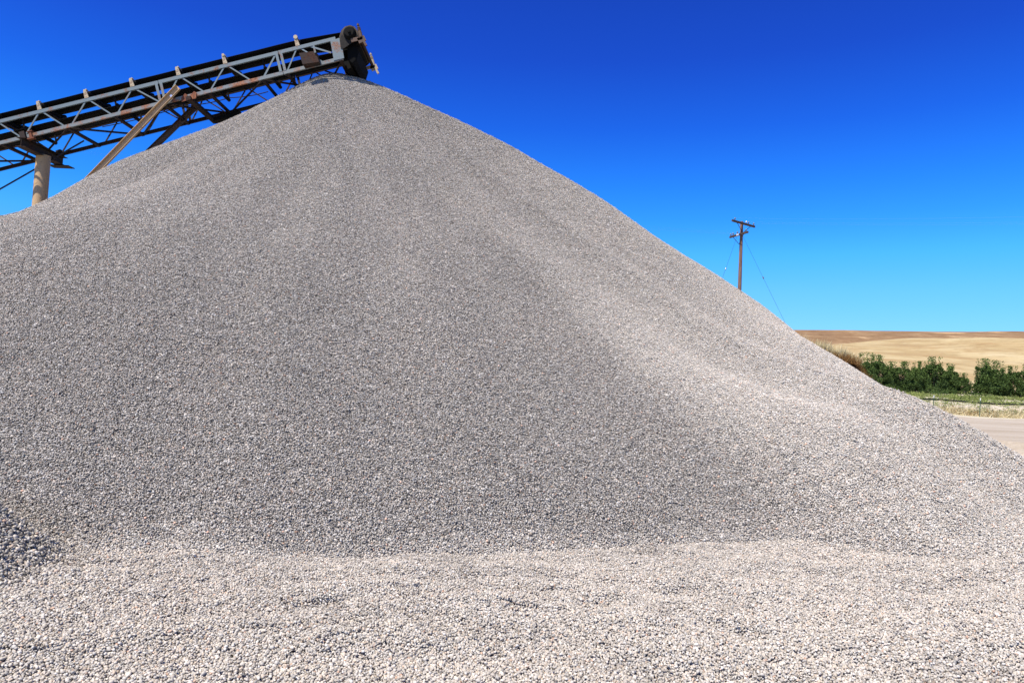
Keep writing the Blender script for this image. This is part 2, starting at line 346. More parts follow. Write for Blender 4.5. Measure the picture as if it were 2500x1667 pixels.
# stone patches: each a disc of a few hundred separate stones
def ico():
    bm = bmesh.new(); bmesh.ops.create_icosphere(bm, subdivisions=1, radius=1)
    v = np.array([x.co[:] for x in bm.verts]); f = np.array([[x.index for x in q.verts] for q in bm.faces]); bm.free(); return v, f
def ico2():
    bm = bmesh.new(); bmesh.ops.create_icosphere(bm, subdivisions=2, radius=1)
    v = np.array([x.co[:] for x in bm.verts]); f = np.array([[x.index for x in q.verts] for q in bm.faces]); bm.free(); return v, f
def patch(name, R, sp, rmean, seed, m, layers, fine=False):
    rg = np.random.default_rng(seed); tv, tf = ico2() if fine else ico()
    P = []; S = []
    for (dz, jz, sc) in layers:
        n = int(R / sp) + 2
        i, j = np.meshgrid(np.arange(-n, n + 1), np.arange(-n, n + 1))
        x = (i + 0.5 * (j % 2)) * sp + rg.normal(0, sp * 0.2, i.shape); y = j * sp * 0.87 + rg.normal(0, sp * 0.2, i.shape)
        q = np.hypot(x, y) < R * (0.9 + 0.12 * rg.random(x.shape)); x = x[q]; y = y[q]
        P.append(np.stack([x, y, dz + rg.normal(0, jz, x.shape)], -1)); S.append(np.full(len(x), sc))
    P = np.concatenate(P); S = np.concatenate(S); N = len(P)
    size = rmean * np.clip(rg.lognormal(0, 0.22, N), 0.55, 1.75) * S
    sc = np.stack([size * rg.uniform(0.95, 1.35, N), size * rg.uniform(0.75, 1.05, N), size * rg.uniform(0.55, 0.85, N)], -1)
    # random rotation, long axis mostly lying flat
    ez = rg.uniform(0, 2 * np.pi, N); ex = rg.normal(0, 0.55, N); ey = rg.normal(0, 0.55, N)
    cz, sz, cx, sx, cy, sy = np.cos(ez), np.sin(ez), np.cos(ex), np.sin(ex), np.cos(ey), np.sin(ey)
    Rz = np.zeros((N, 3, 3)); Rz[:, 0, 0] = cz; Rz[:, 0, 1] = -sz; Rz[:, 1, 0] = sz; Rz[:, 1, 1] = cz; Rz[:, 2, 2] = 1
    Rx = np.zeros((N, 3, 3)); Rx[:, 0, 0] = 1; Rx[:, 1, 1] = cx; Rx[:, 1, 2] = -sx; Rx[:, 2, 1] = sx; Rx[:, 2, 2] = cx
    Ry = np.zeros((N, 3, 3)); Ry[:, 1, 1] = 1; Ry[:, 0, 0] = cy; Ry[:, 0, 2] = sy; Ry[:, 2, 0] = -sy; Ry[:, 2, 2] = cy
    Rm = Rz @ Rx @ Ry
    rad_ = 1 + rg.normal(0, 0.10, (N, len(tv)))
    # cut a few flat facets so that the stones look broken, not round
    for _ in range(6):
        d = rg.normal(0, 1, (N, 3)); d /= np.linalg.norm(d, axis=1, keepdims=True)
        dot = np.einsum('nk,vk->nv', d, tv); lim = rg.uniform(0.5, 0.82, (N, 1))
        rad_ = np.where(dot * rad_ > lim, lim / np.maximum(dot, 1e-3), rad_)
    v = tv[None] * rad_[:, :, None] * sc[:, None, :]
    v = np.einsum('nij,nvj->nvi', Rm, v) + P[:, None, :]
    f = tf[None] + (np.arange(N) * len(tv))[:, None, None]
    t = np.repeat(np.stack([np.clip(rg.beta(2.2, 2.0, N), 0, 1), rg.random(N), rg.random(N), np.ones(N)], -1), len(tv), axis=0)
    o = np_mesh(name, v.reshape(-1, 3), f.reshape(-1, 3), m, 'unlinked', smooth=False, attrs={'tone': t})
    return o
def kit(name, n, *a, **k):
    col = bpy.data.collections.new(name)
    for i in range(n): col.objects.link(patch('%s_%d' % (name, i), a[0], a[1], a[2], 100 + i + 7 * len(name), a[3], a[4], **k))
    return col
SP = 0.0168
kit_clean = kit('stones_clean', 10, 0.19, SP, 0.0086, m_stone, [(-0.016, 0.0025, 1.0), (0.002, 0.007, 1.0)])
kit_ground = kit('stones_dusty_ground', 10, 0.165, 0.0198, 0.0102, m_stone_dusty, [(-0.015, 0.003, 1.0), (0.001, 0.0065, 1.0)])

def scatter(host, zf, pts, kits, scl=None):
    """kits: list of (collection, mask)"""
    x, y = pts[:, 0], pts[:, 1]; e = 0.12; z = zf(x, y)
    gx = (zf(x + e, y) - zf(x - e, y)) / (2 * e); gy = (zf(x, y + e) - zf(x, y - e)) / (2 * e)
    ng = bpy.data.node_groups.new('scatter_stones', 'GeometryNodeTree'); ng.is_modifier = True if hasattr(ng, 'is_modifier') else None
    ng.interface.new_socket('Geometry', in_out='INPUT', socket_type='NodeSocketGeometry'); ng.interface.new_socket('Geometry', in_out='OUTPUT', socket_type='NodeSocketGeometry')
    gi = ng.nodes.new('NodeGroupInput'); go = ng.nodes.new('NodeGroupOutput'); jn = ng.nodes.new('GeometryNodeJoinGeometry')
    ng.links.new(gi.outputs[0], jn.inputs[0])
    for col, msk in kits:
        P = np.stack([x[msk], y[msk], z[msk]], -1); n = len(P)
        me = bpy.data.meshes.new('stone_spots'); me.vertices.add(n); me.vertices.foreach_set('co', P.astype(np.float32).ravel())
        eul = np.zeros((n, 3), np.float32)
        for k, (a, b) in enumerate(zip(gx[msk], gy[msk])):
            nrm = Vector((-a, -b, 1)).normalized()
            q = nrm.to_track_quat('Z', 'Y') @ Matrix.Rotation(random.random() * 6.2832, 3, 'Z').to_quaternion()
            eul[k] = q.to_euler()[:]
        at = me.attributes.new('rot', 'FLOAT_VECTOR', 'POINT'); at.data.foreach_set('vector', eul.ravel())
        at = me.attributes.new('scl', 'FLOAT', 'POINT'); at.data.foreach_set('value', (np.ones(n) if scl is None else scl[msk]).astype(np.float32))
        at = me.attributes.new('pick', 'INT', 'POINT'); at.data.foreach_set('value', rng.integers(0, 30, n).astype(np.int32))
        so = bpy.data.objects.new('stone_spots', me)
        oi = ng.nodes.new('GeometryNodeObjectInfo'); oi.inputs['Object'].default_value = so
        ci = ng.nodes.new('GeometryNodeCollectionInfo'); ci.inputs['Collection'].default_value = col
        ci.inputs['Separate Children'].default_value = True; ci.inputs['Reset Children'].default_value = True
        ip = ng.nodes.new('GeometryNodeInstanceOnPoints'); ip.inputs['Pick Instance'].default_value = True
        ra = ng.nodes.new('GeometryNodeInputNamedAttribute'); ra.data_type = 'FLOAT_VECTOR'; ra.inputs[0].default_value = 'rot'
        pa = ng.nodes.new('GeometryNodeInputNamedAttribute'); pa.data_type = 'INT'; pa.inputs[0].default_value = 'pick'
        ng.links.new(oi.outputs['Geometry'], ip.inputs['Points']); ng.links.new(ci.outputs[0], ip.inputs['Instance'])
        sa = ng.nodes.new('GeometryNodeInputNamedAttribute'); sa.data_type = 'FLOAT'; sa.inputs[0].default_value = 'scl'; ng.links.new(sa.outputs[0], ip.inputs['Scale'])
        ng.links.new(ra.outputs[0], ip.inputs['Rotation']); ng.links.new(pa.outputs[0], ip.inputs['Instance Index'])
        ng.links.new(ip.outputs[0], jn.inputs[0])
    ng.links.new(jn.outputs[0], go.inputs[0])
    host.modifiers.new('stones', 'NODES').node_group = ng

def hexpts(x0, x1, y0, y1, s, jit=0.12):
    i, j = np.meshgrid(np.arange(x0, x1, s), np.arange(y0, y1, s * 0.87), indexing='ij')
    k = ((np.arange(j.shape[1]) % 2) * 0.5 * s)[None, :]
    p = np.stack([(i + k).ravel(), j.ravel()], -1); return p + rng.normal(0, s * jit, p.shape)
# pile: spacing measured on the slope, so closer along the fall line in plan
p = hexpts(-22, 13, 3, 30, 0.20, 0.07)
pz = pile_raw(p[:, 0], p[:, 1]); gz = ground_z(p[:, 0], p[:, 1]); rp = np.hypot(p[:, 0] - AX, p[:, 1] - AY)
keep = (pz > np.maximum(gz, -0.1) - 0.12 - 0.35 * (p[:, 0] > 2.5)) & (rp < 18.5) & (p[:, 1] < 24)
p = p[keep]; pz = pz[keep]; gz = gz[keep]
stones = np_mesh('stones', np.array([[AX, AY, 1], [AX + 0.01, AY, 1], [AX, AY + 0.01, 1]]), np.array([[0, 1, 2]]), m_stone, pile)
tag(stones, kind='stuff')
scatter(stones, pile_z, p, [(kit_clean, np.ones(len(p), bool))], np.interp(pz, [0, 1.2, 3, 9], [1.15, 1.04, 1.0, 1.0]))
q = hexpts(-11, 13, -3.5, 15, 0.19)
qz = ground_z(q[:, 0], q[:, 1]); qp = pile_z(q[:, 0], q[:, 1])
keep = (qz > qp - 0.15) & (qz > -0.3)
q = q[keep]
scatter(apron, ground_z, q, [(kit_ground, np.ones(len(q), bool))], np.interp(q[:, 1], [3.5, 7.0], [1.05, 0.86]) + 0.6 * np.exp(-(((q[:, 0] + 4.2) / 0.8) ** 2 + ((q[:, 1] - 5.65) / 0.6) ** 2)))

# ------------------------------------------------------------------ the conveyor
YN, WD = 18.3, 1.5                        # near truss plane, distance to the far truss
SL = -0.2475
def N(px, py, w=0.0): return at_y(px, py, YN) + Vector((0, w, 0))
def top(x): return 296.6 + SL * x
def low(x): return 349.0 + SL * x
ex = (N(800, low(800)) - N(0, low(0))).normalized(); ev = Vector((-ex.z, 0, ex.x)); ew = Vector((0, 1, 0))
def L(px, v, w=0.0): return N(px, low(px), w) + ev * v       # px along the bottom chord, v above it, w across
conv = empty('belt_conveyor', (N(100, low(100)).x, YN + WD / 2, 0.0))
tag(conv, 'long inclined belt conveyor on blue-grey steel trusses, dumping onto the top of the gravel pile', 'conveyor')
XE = -620                                  # where the modelled length ends, left of the frame
VT = (N(400, top(400)) - N(400, low(400))).dot(ev)
def channel(mb, a, b, h, fl, t, out):      # channel section: web h high along ev, flanges fl long toward out
    a, b = Vector(a), Vector(b); d = (b - a).normalized(); u = (ev - d * ev.dot(d)).normalized()
    mb.bar(a, b, t, h, u)
    for sgn in (1, -1):
        o = u * sgn * (h / 2 - t / 2) + out * (fl / 2 + t / 2)
        mb.bar(a + o, b + o, fl, t, u)
for w, mt in ((0.0, m_blue), (WD, m_shadesteel)):  # far truss takes the darkened steel to stand for the belt's shadow
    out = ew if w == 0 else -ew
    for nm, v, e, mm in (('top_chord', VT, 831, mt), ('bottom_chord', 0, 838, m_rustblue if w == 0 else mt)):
        mb = MB()
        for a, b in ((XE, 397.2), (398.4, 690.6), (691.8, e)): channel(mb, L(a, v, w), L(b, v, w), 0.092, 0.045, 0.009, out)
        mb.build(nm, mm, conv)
    def post(x0, x1, wd=0.07, nm='truss_post'):
        mb = MB(); mb.bar(L(x0, 0.04, w - 0.004), L(x1, VT - 0.045, w - 0.004), 0.012, wd, ex); mb.bar(L(x0, 0.04, w + 0.03), L(x1, VT - 0.045, w + 0.03), 0.05, 0.012, ex); mb.build(nm, mt, conv)
    for a in (392.5, 403.5, 686.5, 697): post(a, a)
    idl = [2, 109, 224, 336, 449, 563, 740]; idl = [2 - 113 * k for k in range(5, 0, -1)] + idl
    off = 0.26
    for x in idl:
        for sgn in (-1, 1):
            if x == 336 and sgn == 1: e = 391
            elif x == 449 and sgn == -1: e = 405
            elif x == 740 and sgn == -1: e = 702
            else: e = x + sgn * 48
            a = L(x + sgn * 6, VT - 0.04, w + 0.012); b = L(e, 0.03, w + 0.012)
            mb = MB(); mb.bar(a, b, 0.01, 0.036, ex); mb.bar(a + ew * 0.02, b + ew * 0.02, 0.035, 0.008, ex); mb.build('truss_brace', mt, conv)
    for a, b in ((683, 645), (768, 813)):
        p0 = L(a, VT - 0.04, w + 0.012); p1 = L(b, 0.03 if a == 683 else 0.22, w + 0.012)
        mb = MB(); mb.bar(p0, p1, 0.01, 0.045, ex); mb.bar(p0 + ew * 0.02, p1 + ew * 0.02, 0.035, 0.008, ex); mb.build('truss_brace', mt, conv)
    # end plate and the gusset that carries the pulley bearing
    mb = MB(); mb.prism([N(807, 101.5, w - 0.02), N(831.5, 93, w - 0.02), N(840.5, 143, w - 0.02), N(815.5, 149, w - 0.02)], (0, 0.012, 0)); ep = mb.build('end_plate', m_blue if w == 0 else mt, conv)
    mb = MB(); mb.prism([N(833, 121, w - 0.035), N(829, 92, w - 0.035), N(834, 76, w - 0.035), N(843, 67, w - 0.035), N(855, 63.5, w - 0.035), N(866, 67, w - 0.035), N(874, 77, w - 0.035), N(877, 90, w - 0.035), N(872, 98, w - 0.035), N(840, 120, w - 0.035)], (0, 0.014, 0)); mb.build('pulley_gusset', m_grease if w == 0 else mt, conv)
    mb = MB(); c = N(855, 84, w - 0.04); sg = -1
    mb.tube([c + ew * 0.0, c - ew * 0.05, c - ew * 0.11], [0.175, 0.17, 0.12], 24); mb.tube([c - ew * 0.10, c - ew * 0.16], 0.04, 12); mb.build('bearing', m_black, conv, smooth=True)

# cross members and lateral bracing between the bottom chords
k = 0
for x in [-563, -450, -337, -224, -111, 2, 50, 163, 278, 398, 508, 640, 700, 830]:
    mb = MB(); mb.bar(L(x, -0.035, 0.02), L(x, -0.035, WD - 0.02), 0.07, 0.07, ev); mb.build('cross_member', m_shadesteel, conv)
lat = [-337, -170, 2, 163, 278, 398, 508, 640, 760, 834]
for i, (a, b) in enumerate(zip(lat, lat[1:])):
    w0, w1 = (0.04, WD - 0.04) if i % 2 else (WD - 0.04, 0.04)
    mb = MB(); mb.bar(L(a, -0.045, w0), L(b, -0.045, w1), 0.05, 0.012, ev); mb.bar(L(a, -0.03, w0), L(b, -0.03, w1), 0.01, 0.05, ev); mb.build('lateral_brace', m_shadesteel, conv)
for x in (398, 690):                       # cross bracing of the joint frames
    mb = MB(); mb.bar(L(x, -0.03, 0.03), L(x, VT, WD - 0.03), 0.04, 0.04, ev); mb.build('lateral_brace', m_shadesteel, conv)

# belt: troughed carrying run, flat return run, wrapped round the head pulley
hp = N(856, 87.5); hv = (hp - N(856, low(856))).dot(ev); PR = 0.235
s0 = (L(XE, 0) - L(0, 0)).dot(ex); sh = (hp - L(0, 0)).dot(ex)
O = L(0, 0)
prof = [(0.16, 0.865), (0.28, 0.83), (0.42, 0.808), (0.62, 0.80), (0.82, 0.812), (0.95, 0.85), (1.06, 0.905)]
path = []
nseg = 60
for i in range(nseg + 1):
    s_ = s0 + (sh - 0.15 - s0) * i / nseg; q = min(1, (sh - s_) / 1.4); sag = 0.002 * math.cos(i * 1.3)
    path.append([O + ex * s_ + ev * ((hv + PR) * (1 - q) + (v + sag) * q) + ew * (w * q + (0.2 + 1.05 * j / 6) * (1 - q)) for j, (w, v) in enumerate(prof)])
for i in range(1, 12):
    a = math.pi / 2 - math.pi * i / 12 * 1.02
    path.append([O + ex * (sh + PR * math.cos(a)) + ev * (hv + PR * math.sin(a)) + ew * (0.2 + 1.05 * j / 6) for j in range(7)])
for i in range(30):
    s_ = sh - 0.1 - (sh - 0.1 - s0) * i / 29; q = min(1, (sh - s_) / 1.2)
    path.append([O + ex * s_ + ev * ((hv - PR) * (1 - q) + (0.36 - 0.012 * math.sin(i * 1.9) ** 2) * q) + ew * (0.24 + 0.76 * j / 6) for j in range(7)])
me = bpy.data.meshes.new('belt'); vv = [p - conv.location for r in path for p in r]
ff = [(a * 7 + b, a * 7 + b + 1, a * 7 + b + 8, a * 7 + b + 7) for a in range(len(path) - 1) for b in range(6)]
me.from_pydata([tuple(p) for p in vv], [], ff); me.materials.append(m_belt); me.polygons.foreach_set('use_smooth', [True] * len(ff))
belt = bpy.data.objects.new('belt', me); C.objects.link(belt); belt.parent = conv
sm = belt.modifiers.new('thickness', 'SOLIDIFY'); sm.thickness = 0.016; sm.offset = 0
mb = MB(); mb.tube([hp + ew * 0.14, hp + ew * 1.36], PR - 0.012, 32); mb.tube([hp - ew * 0.05, hp + ew * 1.55], 0.05, 12); mb.build('head_pulley', m_black, conv, smooth=True)

# troughing idlers: bracket each side, cross channel and three rollers
def idler(x, first=None):
    if first:
        r = first.copy(); C.objects.link(r); r.parent = conv; r.location = L(x, 0) - conv.location
        for ch in first.children:
            c = ch.copy(); C.objects.link(c); c.parent = r
        return r
    r = empty('idler', L(x, 0)); r.parent = conv; r.location = L(x, 0) - conv.location
    root = empty('tmp', L(x, 0)); parts = []
    for w in (-0.01, WD + 0.01):
        b = L(x, VT + 0.05, w); t = b + ev * 0.235
        mb = MB(); mb.prism([b - ex * 0.055, b + ex * 0.06, b + ex * 0.045 + ev * 0.10, t + ex * 0.025, t - ex * 0.035 + ev * 0.005, t - ex * 0.05 - ev * 0.04, b - ex * 0.05 + ev * 0.1], (0, 0.03, 0))
        mb.tube([t - ev * 0.01 + ex * 0.03 - ew * 0.004, t - ev * 0.01 + ex * 0.03 + ew * 0.08], 0.02, 10)
        for h_ in (0.045, 0.11, 0.17): mb.tube([b + ev * h_ - ew * 0.006, b + ev * h_], 0.011, 8)
        parts.append(mb.build('bracket', m_idler, root))
    mb = MB(); mb.bar(L(x, VT + 0.07, 0.0), L(x, VT + 0.07, WD), 0.10, 0.03, ev)
    for w in (0.5, 1.0): mb.bar(L(x, VT + 0.08, w), L(x, VT + 0.17, w), 0.02, 0.07, ex)
    parts.append(mb.build('cross_channel', m_shadesteel, root))
    for (w0, v0, w1, v1) in ((0.10, 0.80, 0.38, 0.745), (0.42, 0.74, 0.84, 0.74), (0.88, 0.75, 1.10, 0.845)):
        mb = MB(); mb.tube([L(x + 2, v0, w0), L(x + 2, v1, w1)], 0.055, 14); parts.append(mb.build('roller', m_black, root, smooth=True))
    for p in parts: p.parent = r
    bpy.data.objects.remove(root)
    return r
first = idler(idl[5])
for x in idl:
    if x != idl[5]: idler(x, first)
for x in (60, 285, 515, 650):               # return rollers with hangers
    mb = MB(); mb.tube([L(x, 0.305, 0.12), L(x, 0.305, WD - 0.12)], 0.05, 12)
    for w in (0.08, WD - 0.08): mb.bar(L(x, 0.30, w), L(x, VT, w), 0.012, 0.05, ex)
    mb.build('return_roller', m_black, conv)
# bright end caps on two brackets
for x, r_ in ((563, 0.035), (740, 0.055)):
    b = L(x, VT + 0.29, -0.02); mb = MB(); mb.tube([b - ew * 0.01, b + ew * 0.03], r_, 18); mb.build('end_cap', m_idler, conv)

# tray hung beside the head, scraper with spring tensioners
mb = MB(); mb.hexa([N(747, 170, -0.30), N(787, 164, -0.30), N(783, 160, 0.0), N(745, 168, 0.0), N(738, 143, -0.30), N(777, 138, -0.30), N(778, 135, 0.0), N(739, 141, 0.0)])
tray = mb.build('side_box', m_shadesteel, conv, bevel=0.006)
tag(tray, 'dark brown steel box on the near side')
mb = MB(); mb.bar(N(774, 126, -0.32), N(778, 143, -0.32), 0.03, 0.045, ex); mb.build('box_strap', m_blue, conv)
mb = MB(); mb.tube([N(880, 95, -0.12), N(880, 95, WD + 0.12)], 0.045, 12); mb.bar(N(872, 93, 0.16), N(872, 93, WD - 0.16), 0.05, 0.16, ev); cl = mb.build('belt_cleaner', m_shadesteel, conv)
for w in (-0.1, WD + 0.1):
    b = N(884, 98, w)
    mb = MB(); mb.bar(b - ev * 0.06 - ex * 0.10, b - ev * 0.02 + ex * 0.10, 0.03, 0.15, ev); mb.tube([b + ev * 0.02, b + ev * 0.18], 0.05, 12)
    for k in range(4): mb.tube([b + ev * (0.18 + k * 0.035), b + ev * (0.198 + k * 0.035)], 0.045, 12)
    mb.tube([b + ev * 0.15, b + ev * 0.41], 0.022, 8); mb.tube([b + ev * 0.35, b + ev * 0.385], 0.036, 6); mb.bar(b - ev * 0.05 + ex * 0.03, b - ev * 0.24 + ex * 0.08, 0.05, 0.06, ex)
    mb.bar(b - ev * 0.0 - ex * 0.28, b + ex * 0.02, 0.03, 0.10, ev)
    mb.build('tensioner', m_shadebrown if w < 0 else m_idler, cl)
# the chute lip and rubber skirt below the head
mb = MB(); mb.prism([N(846, 108, 0.1), N(868, 108, 0.1), N(874, 122, 0.1), N(868, 142, 0.1), N(858, 152, 0.1), N(846, 142, 0.1)], (0, WD - 0.2, 0)); mb.build('discharge_skirt', m_belt, conv, bevel=0.02)
mb = MB(); mb.prism([N(825, 133, 0.35), N(846, 128, 0.35), N(852, 150, 0.35), N(838, 157, 0.35)], (0, WD - 0.5, 0)); mb.build('snub_guard', m_black, conv)
# cable slung along the far truss
def sag(a, b, s, n=10): return [a.lerp(b, i / n) - Vector((0, 0, s * 4 * (i / n) * (1 - i / n))) for i in range(n + 1)]
def FW(px, py): return at_y(px, py, YN + WD - 0.1)
pts = []
for a, b in (((250, 310), (445, 259)), ((445, 259), (560, 239)), ((560, 239), (665, 221))): pts += sag(FW(*a), FW(*b), 0.05)[:-1]
mb = MB(); mb.tube(pts, 0.013, 6); mb.build('power_cable', m_cable, conv)
mb = MB(); mb.tube(sag(at_y(-260, 606, YN + 0.9), at_y(205, 344, YN + 0.9), 0.03), 0.022, 6); mb.build('stay_rod', m_cable, conv)

# supports
ctop = at_y(106.5, 378, YN + 0.75)
col_ = MB(); col_.tube([(ctop.x, ctop.y, -0.4), (ctop.x, ctop.y, ctop.z - 0.03)], 0.178, 28); co = col_.build('support_column', m_tan, conv, smooth=True)
def box(mb, a, b, w, h, uv=(0, 0, 1)): mb.bar(a, b, w, h, uv)
cz = L(90, 0).z - 0.28; cx0 = ctop.x - 0.02
mb = MB(); mb.bar((cx0, YN - 0.12, cz), (cx0, YN + WD + 0.1, cz), 0.012, 0.24, (0, 0, 1))
for dz in (-0.12, 0.12): mb.bar((cx0, YN - 0.14, cz + dz), (cx0, YN + WD + 0.12, cz + dz), 0.26, 0.014, (0, 0, 1))
for wy in (YN, YN + WD): mb.bar((cx0, wy, cz + 0.13), (cx0 - 0.06, wy, cz + 0.30), 0.14, 0.14, (0, 1, 0))
mb.bar((cx0 - 0.3, YN + WD + 0.05, cz - 0.15), (cx0 + 0.3, YN + WD + 0.05, cz - 0.15), 0.3, 0.02, (0, 0, 1))
ch = mb.build('crosshead', m_shadesteel, conv)
mb = MB(); q = N(81, 333, -0.09); mb.bar(q - ev * 0.09, q + ev * 0.11, 0.05, 0.07, ex); mb.bar(q - ev * 0.10 - ex * 0.09, q - ev * 0.10 + ex * 0.09, 0.10, 0.03, ev); mb.bar(q + ev * 0.1 - ex * 0.07, q + ev * 0.1 + ex * 0.07, 0.08, 0.02, ev); mb.build('clamp', m_rust, conv)
# left column outside the frame
mb = MB(); q = L(-420, 0); mb.tube([(q.x, YN + WD / 2, -0.4), (q.x, YN + WD / 2, q.z - 0.1)], 0.178, 20); mb.build('support_column', m_tan, conv, smooth=True)

def leg(a, b, Y, name='support_leg', m=m_tan, zend=-0.3):
    a = at_y(*a, Y); b = at_y(*b, Y); d = (b - a).normalized(); e = a + d * ((zend - a.z) / d.z)
    u = Vector((d.z, 0, -d.x)); u = u if u.z > 0 else -u
    mb = MB(); mb.bar(a, e, 0.012, 0.165, u)           # web faces the camera
    for sgn in (1, -1): mb.bar(a + u * sgn * 0.0765 - ew * 0.034, e + u * sgn * 0.0765 - ew * 0.034, 0.056, 0.012, u)
    o = mb.build(name, m, conv); return a, d, u
a, d, u = leg((436, 214), (238, 418), YN - 0.08)
mb = MB(); mb.tube([a + d * 0.30 - u * 0.03 - ew * 0.03, a + d * 0.30 - u * 0.03 - ew * 0.0], 0.035, 10); mb.build('bolt', m_zinc, conv)
leg((478, 262), (373, 364), YN + 1.2, m=m_shadebrown)  # far leg browned in place of the conveyor's shadow on it
mb = MB(); mb.bar(L(462, -0.11, -0.12), L(462, -0.11, WD + 0.1), 0.13, 0.10, ev); mb.build('leg_crossbeam', m_shadesteel, conv)
for (x, w, mm) in ((450, -0.03, m_rust), (472, -0.03, m_rust), (462, WD + 0.02, m_shadesteel)):
    mb = MB(); c = L(x, -0.02, w); mb.prism([c - ex * 0.1 - ev * 0.10, c + ex * 0.06 - ev * 0.10, c + ex * 0.10 + ev * 0.05, c + ex * 0.05 + ev * 0.10, c - ex * 0.06 + ev * 0.02], (0, 0.014, 0)); mb.build('gusset', mm, conv)
mb = MB(); c = L(500, -0.12, WD - 0.1); mb.hexa([c + ex * a_ + ev * b_ + ew * w_ for (a_, b_, w_) in ((-0.40, -0.10, -0.1), (0.25, -0.10, -0.1), (0.25, -0.10, 0.1), (-0.40, -0.10, 0.1), (-0.35, 0.0, -0.1), (0.4, 0.04, -0.1), (0.4, 0.04, 0.1), (-0.35, 0.0, 0.1))]); mb.build('walkway_bracket', m_black, conv)

# ------------------------------------------------------------------ utility pole
PY = 45.0
pt = at_y(1811, 541, PY); pb = at_y(1805.6, 708, PY); pd = (pb - pt).normalized(); pbase = pt + pd * ((-0.3 - pt.z) / pd.z)
m_wood = mat('weathered_pole_wood', (0.15, 0.08, 0.05), 0.9, build=lambda n, b: n.links.new(ramp(n, noise(n, 6, 6, 0.7, stretched(n, (3, 3, 0.25))), [(0.3, (0.10, 0.05, 0.035)), (0.7, (0.30, 0.18, 0.13))]), b.inputs['Base Color']))
m_armwood = mat('dark_crossarm_wood', (0.06, 0.04, 0.035), 0.9, build=lambda n, b: n.links.new(ramp(n, noise(n, 14, 4, 0.7), [(0.35, (0.03, 0.022, 0.02)), (0.7, (0.12, 0.08, 0.06))]), b.inputs['Base Color']))
m_glass = mat('insulator_porcelain', (0.55, 0.57, 0.58), 0.25, spec=0.6)
m_grey = mat('grey_insulator', (0.12, 0.13, 0.14), 0.35, spec=0.6)
ut = empty('utility_pole', pbase); tag(ut, 'tall brown wooden utility pole with two crossed arms behind the right slope of the pile', 'utility pole')
mb = MB(); mb.tube([pbase, pbase.lerp(pt, 0.5), pt], [0.17, 0.13, 0.095], 14); mb.build('post', m_wood, ut, smooth=True)
def arm(center, right, zoff, length=2.2):
    d = (right - center); d.z = 0; d.normalize(); a = center - d * length / 2; b = center + d * length / 2
    side = Vector((d.y, -d.x, 0)); side = side if side.y < 0 else -side
    o = side * 0.14
    mb = MB(); mb.bar(a + o, b + o, 0.10, 0.13, (0, 0, 1)); ar = mb.build('crossarm', m_armwood, ut, bevel=0.008)
    for f_ in (0.2, 0.8):
        mb = MB(); mb.bar(a.lerp(b, 0.5) + o * 0.7 + Vector((0, 0, -0.62)), a.lerp(b, f_) + o * 1.2 + Vector((0, 0, -0.06)), 0.035, 0.012, side); mb.build('arm_brace', m_cable, ut)
    return ar, a + o, b + o, side
c1 = pt - pd * -0.18; c1 = pt + pd * 0.16
ar1, a1, b1, s1 = arm(c1, c1 + Vector((1.98, 1.5, 0)), 0, 2.48)
c2 = at_y(1808, 573.5, PY)
ar2, a2, b2, s2 = arm(c2, c2 + Vector((0.58, -1.77, 0)), 0, 1.9)
wires = []
for (ar, A_, B_, fr, out, wdir) in ((ar1, a1, b1, (0.12, 0.62, 0.72, 0.95), Vector((0.75, -0.66, 0)), 1), (ar2, a2, b2, (0.05, 0.18, 0.42, 0.9), Vector((-0.79, -0.61, 0)), -1)):
    for f_ in fr:
        q = A_.lerp(B_, f_); mb = MB(); mb.tube([q + Vector((0, 0, 0.05)), q + Vector((0, 0, 0.12)), q + Vector((0, 0, 0.13)), q + Vector((0, 0, 0.19)), q + Vector((0, 0, 0.24))], [0.018, 0.018, 0.05, 0.055, 0.02], 10)
        mb.build('insulator', m_grey if f_ != 0.62 else m_glass, ar, smooth=True)
        if f_ in (0.12, 0.72, 0.95, 0.05, 0.18, 0.42): wires.append((q + Vector((0, 0, 0.2)), out, wdir))
for (sx, sy, mk) in (((1802, 570), (1763, 681), 0.78), ((1812, 573), (1912, 778), 0.52)):
    A_ = at_y(*sx, PY); B_ = at_y(*sy, PY - 1.0); D_ = (B_ - A_); E_ = A_ + D_ * ((-0.2 - A_.z) / D_.z)
    mb = MB(); mb.tube([A_, E_], 0.007, 5); gw = mb.build('guy_wire', m_cable, ut)
    k_ = A_.lerp(B_, mk); mb = MB(); dd = D_.normalized(); mb.tube([k_ - dd * 0.09, k_ - dd * 0.05, k_ + dd * 0.05, k_ + dd * 0.09], [0.015, 0.04, 0.04, 0.015], 10)
    mb.build('strain_insulator', m_grey, gw)
mb = MB(); q = c2 + s2 * 0.21; mb.bar(q - Vector((0.05, -0.15, 0)), q + Vector((0.05, -0.15, 0)), 0.02, 0.12, (0, 0, 1)); mb.build('name_plate', m_glass, ut)
desc = ['from the left end of the upper arm to the right', 'from beside the white insulator of the upper arm to the right', 'from the right end of the upper arm to the right',
        'from the left end of the lower arm to the left', 'from the inner left insulator of the lower arm to the left', 'from nearest the pole on the lower arm to the left']
for (q, out, wd_), ds in zip(wires, desc):
    e = q + out * 38 - Vector((0, 0, 3.2)); pts = sag(q, e, 0.5, 14)
    mb = MB(); mb.tube(pts, 0.0011, 5); o = mb.build('power_line', m_wire); tag(o, 'thin bright wire running ' + ds, 'power line', 'power lines on the utility pole')

